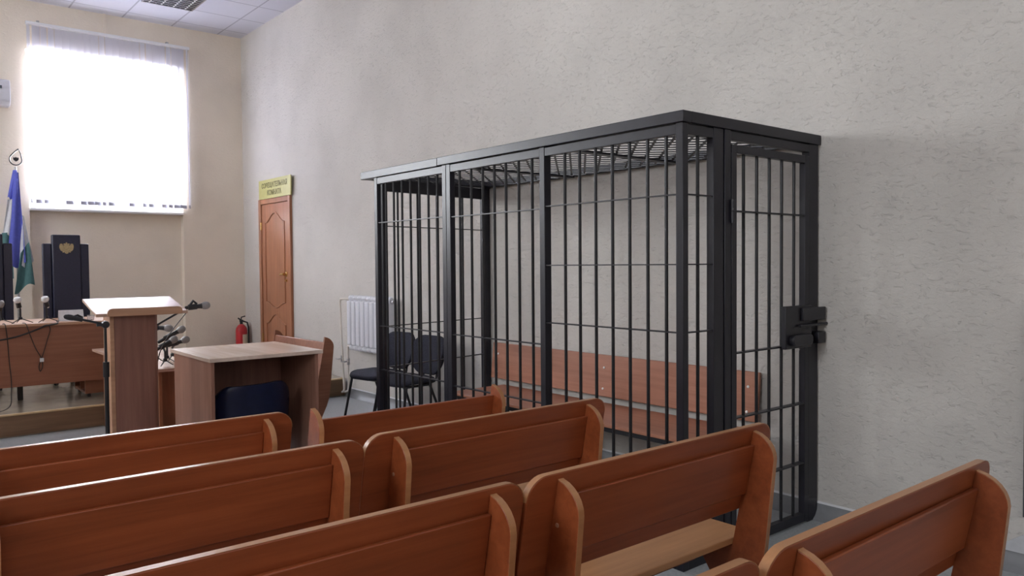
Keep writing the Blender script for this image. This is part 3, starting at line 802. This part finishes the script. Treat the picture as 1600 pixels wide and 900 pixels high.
tripod_mic('leftmost white microphone on the judges table at the picture edge', (.94, 8.44, JZ), (.945, 8.42, 1.155), (.925, 8.45, 1.055), g2, 'mic_mesh', 'mic_white', rleg=.10)
def boom_stand(label, foot, top, boom_a, boom_b, mic_tip, mic_tail, group):
    t = thing('microphone_stand', label, 'microphone stand', foot, 0, group)
    foot = Vector(foot); top = Vector(top)
    MB().tube([foot + Vector((0, 0, .05)), Vector((foot.x, foot.y, top.z*.78))], .0125, 12).tube([Vector((foot.x, foot.y, top.z*.72)), Vector((foot.x, foot.y, top.z*.80))], .018, 12).tube([Vector((foot.x, foot.y, top.z*.78)), top], .008, 10).build('pole', M['black_metal'], t, world=True)
    MB().tube([boom_a, boom_b], .007, 8).build('boom', M['black_metal'], t, world=True)
    MB().lathe([(.02, -.022), (.023, -.01), (.023, .01), (.02, .022)], top, 12, axis=(0, 1, 0)).tube([top + Vector((-.05, -.02, -.0)), top + Vector((.0, -.02, 0))], .008, 8).build('boom_joint', M['black'], t, world=True)
    for k in range(3):
        a = math.radians(80 + 120*k)
        MB().tube([foot + Vector((0, 0, .09)), foot + Vector((.165*math.cos(a), .165*math.sin(a), .012))], .009, 8).build('leg', M['black_metal'], t, world=True)
    mic_parts(t, mic_tip, mic_tail, M['mic_mesh'] if 'right' in label else M['black'], M['black'], .024 if 'right' in label else .014)
    dv = (Vector(mic_tip)-Vector(mic_tail)).normalized(); mid = Vector(mic_tail).lerp(Vector(mic_tip), .3)
    MB().tube([mid - dv*.03, mid + dv*.03], .021 if 'right' in label else .014, 12).tube([mid - Vector((0, 0, .0)), Vector(boom_b) + Vector((0, 0, .0))], .011, 8).tube([mid + Vector((-.02, 0, .01)), mid + Vector((.005, 0, .045 if 'right' in label else .02)), mid + Vector((.03, 0, .02 if 'right' in label else .005))], .010 if 'right' in label else .006, 8).build('clip', M['black'], t, world=True)
    return t
g3 = 'microphone boom stands at the lectern'
boom_stand('black boom microphone stand left of the lectern, microphone aimed left', (1.085, 5.10, 0), (1.085, 5.10, 1.112), (1.09, 5.10, 1.112), (.955, 5.10, 1.150), (.87, 5.10, 1.171), (.965, 5.10, 1.148), g3)
boom_stand('black boom microphone stand behind the lectern, microphone aimed right', (1.45, 5.93, 0), (1.45, 5.92, .985), (1.45, 5.92, .955), (1.80, 5.92, 1.148), (1.965, 5.9, 1.165), (1.79, 5.92, 1.150), g3)
def cable(label, pts, r=.004, loc=None, nm='microphone_cable'):
    # smooth the control points
    P_ = [Vector(p) for p in pts]; out_ = []
    for i in range(len(P_)-1):
        p0, p1, p2, p3 = P_[max(i-1, 0)], P_[i], P_[i+1], P_[min(i+2, len(P_)-1)]
        for k in range(6):
            t = k/6
            out_.append(.5*((2*p1) + (p2-p0)*t + (2*p0-5*p1+4*p2-p3)*t*t + (3*p1-p0-3*p2+p3)*t**3))
    out_.append(P_[-1])
    return MB().tube(out_, r, 6).build(nm, M['cable'], origin=tuple(P_[0]), label=label, cat='cable', group='microphone cables')
cable('thin cable hanging from the boom microphone down behind the lectern', [(1.80, 5.92, 1.115), (1.75, 5.98, 1.03), (1.70, 6.05, .93), (1.67, 6.12, .83), (1.655, 6.18, .706)], .0035)

# ------------------------------------------------------------------ judges' table
jt = thing('judges_table', 'long wooden judges table with a plain front panel on the platform', 'table', (.6, 8.65, .2))
JX0, JX1 = -1.5, 1.97
MB().box(JX0, JX1, 8.28, 9.05, .917, JZ).build('tabletop', M['beech_x'], jt, world=True, bevel=.002)
MB().box(JX0+.03, JX1-.03, 8.305, 8.325, .372, .917).build('front_panel', M['alder_x'], jt, world=True, bevel=.001)
for x in (1.10, -.6):
    MB().box(x-.022, x+.022, 8.66, 8.70, .2, .917).build('leg', M['black_metal'], jt, world=True)
MB().box(JX0+.03, JX0+.055, 8.325, 9.0, .2, .917).build('side_panel', M['alder_x'], jt, world=True)
pd = thing('pedestal_cabinet', 'low wooden pedestal cabinet with open shelves under the judges table', 'cabinet', (1.78, 8.6, .2))
q = MB()
q.box(1.60, 1.94, 8.40, 8.42, .235, .74).box(1.60, 1.94, 8.88, 8.90, .235, .74).box(1.60, 1.94, 8.42, 8.88, .235, .255).box(1.60, 1.94, 8.42, 8.88, .72, .74).box(1.92, 1.94, 8.42, 8.88, .255, .72)
q.build('carcass', M['alder_x'], pd, world=True)
MB().box(1.605, 1.92, 8.65, 8.668, .255, .72).build('divider', M['alder_x'], pd, world=True)
for x in (1.64, 1.90):
    for y in (8.44, 8.86):
        MB().lathe([(.016, 0), (.016, .034)], (x, y, .201), 10).build('foot', M['black'], pd, world=True)
cd = thing('name_card', 'small white folded card standing on the judges table', 'card', (1.51, 8.46, JZ))
MB().prism([(8.435, JZ+.001), (8.438, JZ+.001), (8.472, JZ+.100), (8.505, JZ+.001), (8.508, JZ+.001), (8.473, JZ+.104)], 'x', 1.402, 1.612).build('card_sheet', M['card'], cd, world=True)
MB().prism([(1.49+.022*math.cos(a)*(1.3 if i % 2 else .8), JZ+.042+.016*math.sin(a)*(1.3 if i % 2 else .8)) for i, a in enumerate([2*PI*k/14 for k in range(14)])], 'y', 8.436, 8.4375,
           Matrix.Translation((0, .013, 0))).build('emblem', M['ink'], cd, world=True)
gl_ = MB().lathe([(.026, 0), (.030, .002), (.033, .05), (.031, .05), (.028, .006)], (1.67, 8.44, JZ), 18)
gl_.build('tumbler', M['tumbler'], origin=(1.67, 8.44, JZ), label='small clear tumbler on the judges table beside the white card', cat='glass')
YFp = 8.292
cable('thick dark cable sagging across the judges table front to the left', [(1.38, 8.42, JZ+.004), (1.36, 8.274, .935), (1.27, 8.27, .918), (1.20, 8.272, .89), (1.08, 8.272, .845), (.95, 8.272, .815), (.80, 8.272, .80), (.6, 8.274, .80)], .0075)
cable('thin cable looping down the judges table front to a clip', [(1.10, 8.40, JZ+.003), (1.11, 8.276, .94), (1.14, 8.28, .84), (1.18, 8.288, .72), (1.225, 8.292, .62), (1.235, 8.294, .55), (1.215, 8.294, .50), (1.205, 8.294, .55), (1.235, 8.292, .64), (1.275, 8.288, .78), (1.30, 8.28, .88), (1.28, 8.272, .925), (1.24, 8.268, .915)], .0038)
MB().box(1.212, 1.243, 8.274, 8.288, .588, .622).build('cable_clip', M['card'], origin=(1.227, 8.28, .6), label='small pale clip holding the looped cable on the table front', cat='clip')
cable('thin cable hanging from the leftmost microphone to the platform floor', [(.945, 8.40, JZ+.003), (.95, 8.274, .94), (.965, 8.28, .80), (.975, 8.285, .60), (.985, 8.28, .45), (.975, 8.22, .33), (.95, 8.10, .24), (.86, 8.02, .208), (.7, 7.99, .206)], .004)

# ------------------------------------------------------------------ judges' chairs
def eagle():
    """double-headed eagle crest outline, about 1 unit high, centred"""
    half = [(0, .50), (.06, .44), (.05, .34), (.14, .40), (.24, .35), (.20, .29), (.15, .20), (.25, .24), (.32, .38), (.45, .36), (.50, .20), (.50, .02), (.45, -.14), (.37, -.26), (.27, -.28), (.30, -.38), (.19, -.38), (.13, -.34), (.12, -.44), (0, -.50)]
    return half + [(-x, y) for x, y in reversed(half[1:-1])]
def make_judge_chair(label, loc):
    t = thing('judge_chair', label, 'chair', loc, 0, 'high-backed judges chairs')
    # facing -Y; back panels
    def slab(x0, x1, y0, y1, z0, z1): return MB().prism(rounded(x0, x1, z0, z1, .012, 3), 'y', y0, y1)
    slab(-.135, .135, -.06, .02, .45, 1.605).build('back_centre', M['leather'], t, bevel=.012)
    slab(-.222, -.136, -.025, .02, .48, 1.510).build('back_wing', M['leather'], t, bevel=.010)
    slab(.136, .222, -.025, .02, .48, 1.510).build('back_wing', M['leather'], t, bevel=.010)
    MB().box(-.24, .24, -.52, -.05, .40, .50).build('seat', M['leather'], t, bevel=.025)
    for s in (-1, 1):
        MB().box(s*.27-.03, s*.27+.03, -.45, .0, .62, .67).box(s*.27-.02, s*.27+.02, -.25, -.18, .42, .62).box(min(s*.22, s*.29), max(s*.22, s*.29), -.25, -.18, .42, .45).build('armrest', M['black'], t, bevel=.008)
    MB().tube([(0, -.05, .10), (0, -.05, .45)], .03, 12).build('column', M['black_metal'], t)
    b_ = MB()
    for k in range(5):
        a = 2*PI*k/5; b_.tube([(0, -.05, .10), (.18*math.cos(a), -.05+.18*math.sin(a), .045)], [.025, .016], 8)
        b_.lathe([(.012, -.040), (.024, -.03), (.026, -.01), (.02, .012)], (.18*math.cos(a), -.05+.18*math.sin(a), .041), 10)
    b_.build('star_base', M['black_metal'], t)
    MB().prism([(x*.135, 1.462 + y*.125) for x, y in eagle()], 'y', -.068, -.060).build('emblem', M['gold'], t)
    return t
jc = make_judge_chair('dark high-backed chair with a gold crest behind the judges table, the whole back in view', (1.675, 9.62, .2))
dup(jc, (.965, 9.66, .2), 0, 'dark high-backed chair cut by the left picture edge beside the flag')

# ------------------------------------------------------------------ flag
fl = thing('flag', 'furled white, blue and green flag on a pole left of the window', 'flag', (1.345, 10.55, .2))
MB().tube([(1.345, 10.55, .22), (1.352, 10.55, 2.61)], .013, 10).build('pole', M['steel'], fl, world=True)
MB().lathe([(.16, 0), (.16, .03), (.04, .06), (.03, .10)], (1.345, 10.55, .2), 20).build('base', M['steel'], fl, world=True)
fn = []
for k in range(28):
    a = 2*PI*k/28; z = .092*math.cos(a)
    fn.append((1.358 + .078*math.sin(a)*math.sin(a/2) + .028*max(0, z)/.092, 10.55, 2.722 + z))
f_ = MB().tube(fn, .0065, 8, closed=True).build('finial', M['black_metal'], fl, world=True)
MB().prism([(1.360 + x*.055, 2.698 + y*.055) for x, y in eagle()], 'y', 10.547, 10.553).build('finial_emblem', M['black_metal'], f_, world=True)
def fold(name, m_, cols, z_top, z_bot, seed):
    """hanging cloth strip: cols = list of (x,y) at top and bottom"""
    mb = MB(); rows_ = 14; (ta, tb), (ba, bb) = cols
    n2 = 12; R = random.Random(seed); ph = R.random()*6
    front, backv = [], []
    for i in range(rows_+1):
        t = i/rows_; r1, r2 = [], []
        for k in range(n2+1):
            s = k/n2
            x = (ta + (tb-ta)*s)*(1-t) + (ba + (bb-ba)*s)*t
            y = 10.53 + .022*math.sin(ph + s*7 + t*2)*(.4+.6*t) - .01*seed
            zt_ = z_top[0] + (z_top[1]-z_top[0])*s; zb_ = z_bot[0] + (z_bot[1]-z_bot[0])*s + .03*math.sin(s*PI*2+ph)
            z = zt_*(1-t) + zb_*t
            r1.append(mb.bm.verts.new((x, y, z))); r2.append(mb.bm.verts.new((x, y+.006, z)))
        front.append(r1); backv.append(r2)
    for i in range(rows_):
        for k in range(n2):
            mb.face([front[i][k], front[i][k+1], front[i+1][k+1], front[i+1][k]]); mb.face([backv[i][k+1], backv[i][k], backv[i+1][k], backv[i+1][k+1]])
    for i in range(rows_):
        mb.face([front[i][0], front[i+1][0], backv[i+1][0], backv[i][0]]); mb.face([front[i][-1], backv[i][-1], backv[i+1][-1], front[i+1][-1]])
    for k in range(n2):
        mb.face([front[0][k], backv[0][k], backv[0][k+1], front[0][k+1]]); mb.face([front[-1][k], front[-1][k+1], backv[-1][k+1], backv[-1][k]])
    return mb.build(name, m_, fl, world=True, smooth=70)
# left bundle: blue, white, green;  centre blue fall;  right white then green
fold('blue_stripe', M['flag_blue'], ((1.325, 1.365), (1.265, 1.32)), (2.57, 2.57), (2.23, 2.24), 1)
fold('white_stripe', M['flag_white'], ((1.262, 1.322), (1.205, 1.315)), (2.23, 2.24), (1.80, 1.82), 2)
fold('green_stripe', M['flag_green'], ((1.200, 1.30), (1.165, 1.30)), (1.85, 1.86), (1.42, 1.30), 3)
fold('blue_stripe', M['flag_blue'], ((1.335, 1.375), (1.24, 1.42)), (2.55, 2.54), (1.47, 1.49), 4)
fold('white_stripe', M['flag_white'], ((1.385, 1.415), (1.36, 1.50)), (2.06, 2.05), (1.45, 1.50), 3)
fold('green_stripe', M['flag_green'], ((1.37, 1.455), (1.30, 1.505)), (1.62, 1.75), (1.17, 1.27), 5)

# ------------------------------------------------------------------ air conditioner
ac = thing('air_conditioner', 'white wall air conditioner at the left picture edge by the window', 'air conditioner', (.95, YF, 3.33))
MB().prism([(YF-.002, 3.33), (YF-.16, 3.33), (YF-.205, 3.37), (YF-.215, 3.45), (YF-.20, 3.60), (YF-.17, 3.63), (YF-.002, 3.63)], 'x', .50, 1.345).build('body', M['ac'], ac, world=True, bevel=.012)
MB().box(1.15, 1.26, YF-.2185, YF-.206, 3.515, 3.548).build('display', M['display'], ac, world=True)
MB().prism([(YF-.207, 3.372), (YF-.214, 3.395), (YF-.2185, 3.394), (YF-.211, 3.370)], 'x', .53, 1.31).build('vane', M['ac'], ac, world=True)

# ------------------------------------------------------------------ light
def area(name, loc, rot, sx, sy, power, col=(1, 1, 1)):
    l = bpy.data.lights.new(name, 'AREA'); l.shape = 'RECTANGLE'; l.size = sx; l.size_y = sy; l.energy = power; l.color = col
    o = bpy.data.objects.new(name, l); COL.objects.link(o); o.location = loc; o.rotation_euler = rot
    return o
SKYC = (.93, .96, 1.0)
area('daylight_window_far', ((NX0+NX1)/2, YF+.62, 3.28), (-PI/2, 0, 0), 2.2, 2.4, 1050, SKYC)
area('daylight_window_far_left', ((WX0+WX1)/2, YF+.62, 3.28), (-PI/2, 0, 0), 2.2, 2.4, 330, SKYC)
for (a, c), pw in zip(LW, (120, 100)):
    area('daylight_window_left', (XL-.5, (a+c)/2, 3.28), (0, -PI/2, 0), 2.4, 2.2, pw, SKYC)
for a, c in BACK_FILL:
    area('fill_light_back', ((a+c)/2, YB-.5, 3.28), (PI/2, 0, 0), 2.2, 2.4, 11, (1, .98, .95))  # added fill from behind the camera, brightens bench backs and far wall

wd = bpy.data.worlds.new('sky'); scene.world = wd; wd.use_nodes = True
bg = wd.node_tree.nodes['Background']
bg.inputs['Color'].default_value = (.85, .92, 1.0, 1); bg.inputs['Strength'].default_value = 1.0

# ------------------------------------------------------------------ camera
cam = bpy.data.cameras.new('camera'); co = bpy.data.objects.new('camera', cam); COL.objects.link(co)
F = 1222.0
d1 = Vector((-1010, 29, F)).normalized(); d2 = Vector((1480, 50, F)); d2 = (d2 - d1*d1.dot(d2)).normalized(); d3 = d2.cross(d1)
if d3.y < 0: d3 = -d3
R = Matrix(((d2.x, d2.y, -d2.z, 0), (d1.x, d1.y, -d1.z, 0), (d3.x, d3.y, -d3.z, 0), (0, 0, 0, 1)))
co.matrix_world = Matrix.Translation((0, 0, 1.45)) @ R
cam.sensor_width = 36; cam.lens = 36*F/1600; cam.clip_start = .02
scene.camera = co

scene.view_settings.view_transform = 'Standard'; scene.view_settings.look = 'None'
scene.view_settings.gamma = 1; scene.view_settings.exposure = .84; scene.view_settings.use_curve_mapping = False
scene.cycles.use_denoising = True; scene.cycles.sample_clamp_indirect = 6
scene.cycles.max_bounces = 10; scene.cycles.diffuse_bounces = 6; scene.cycles.transparent_max_bounces = 12
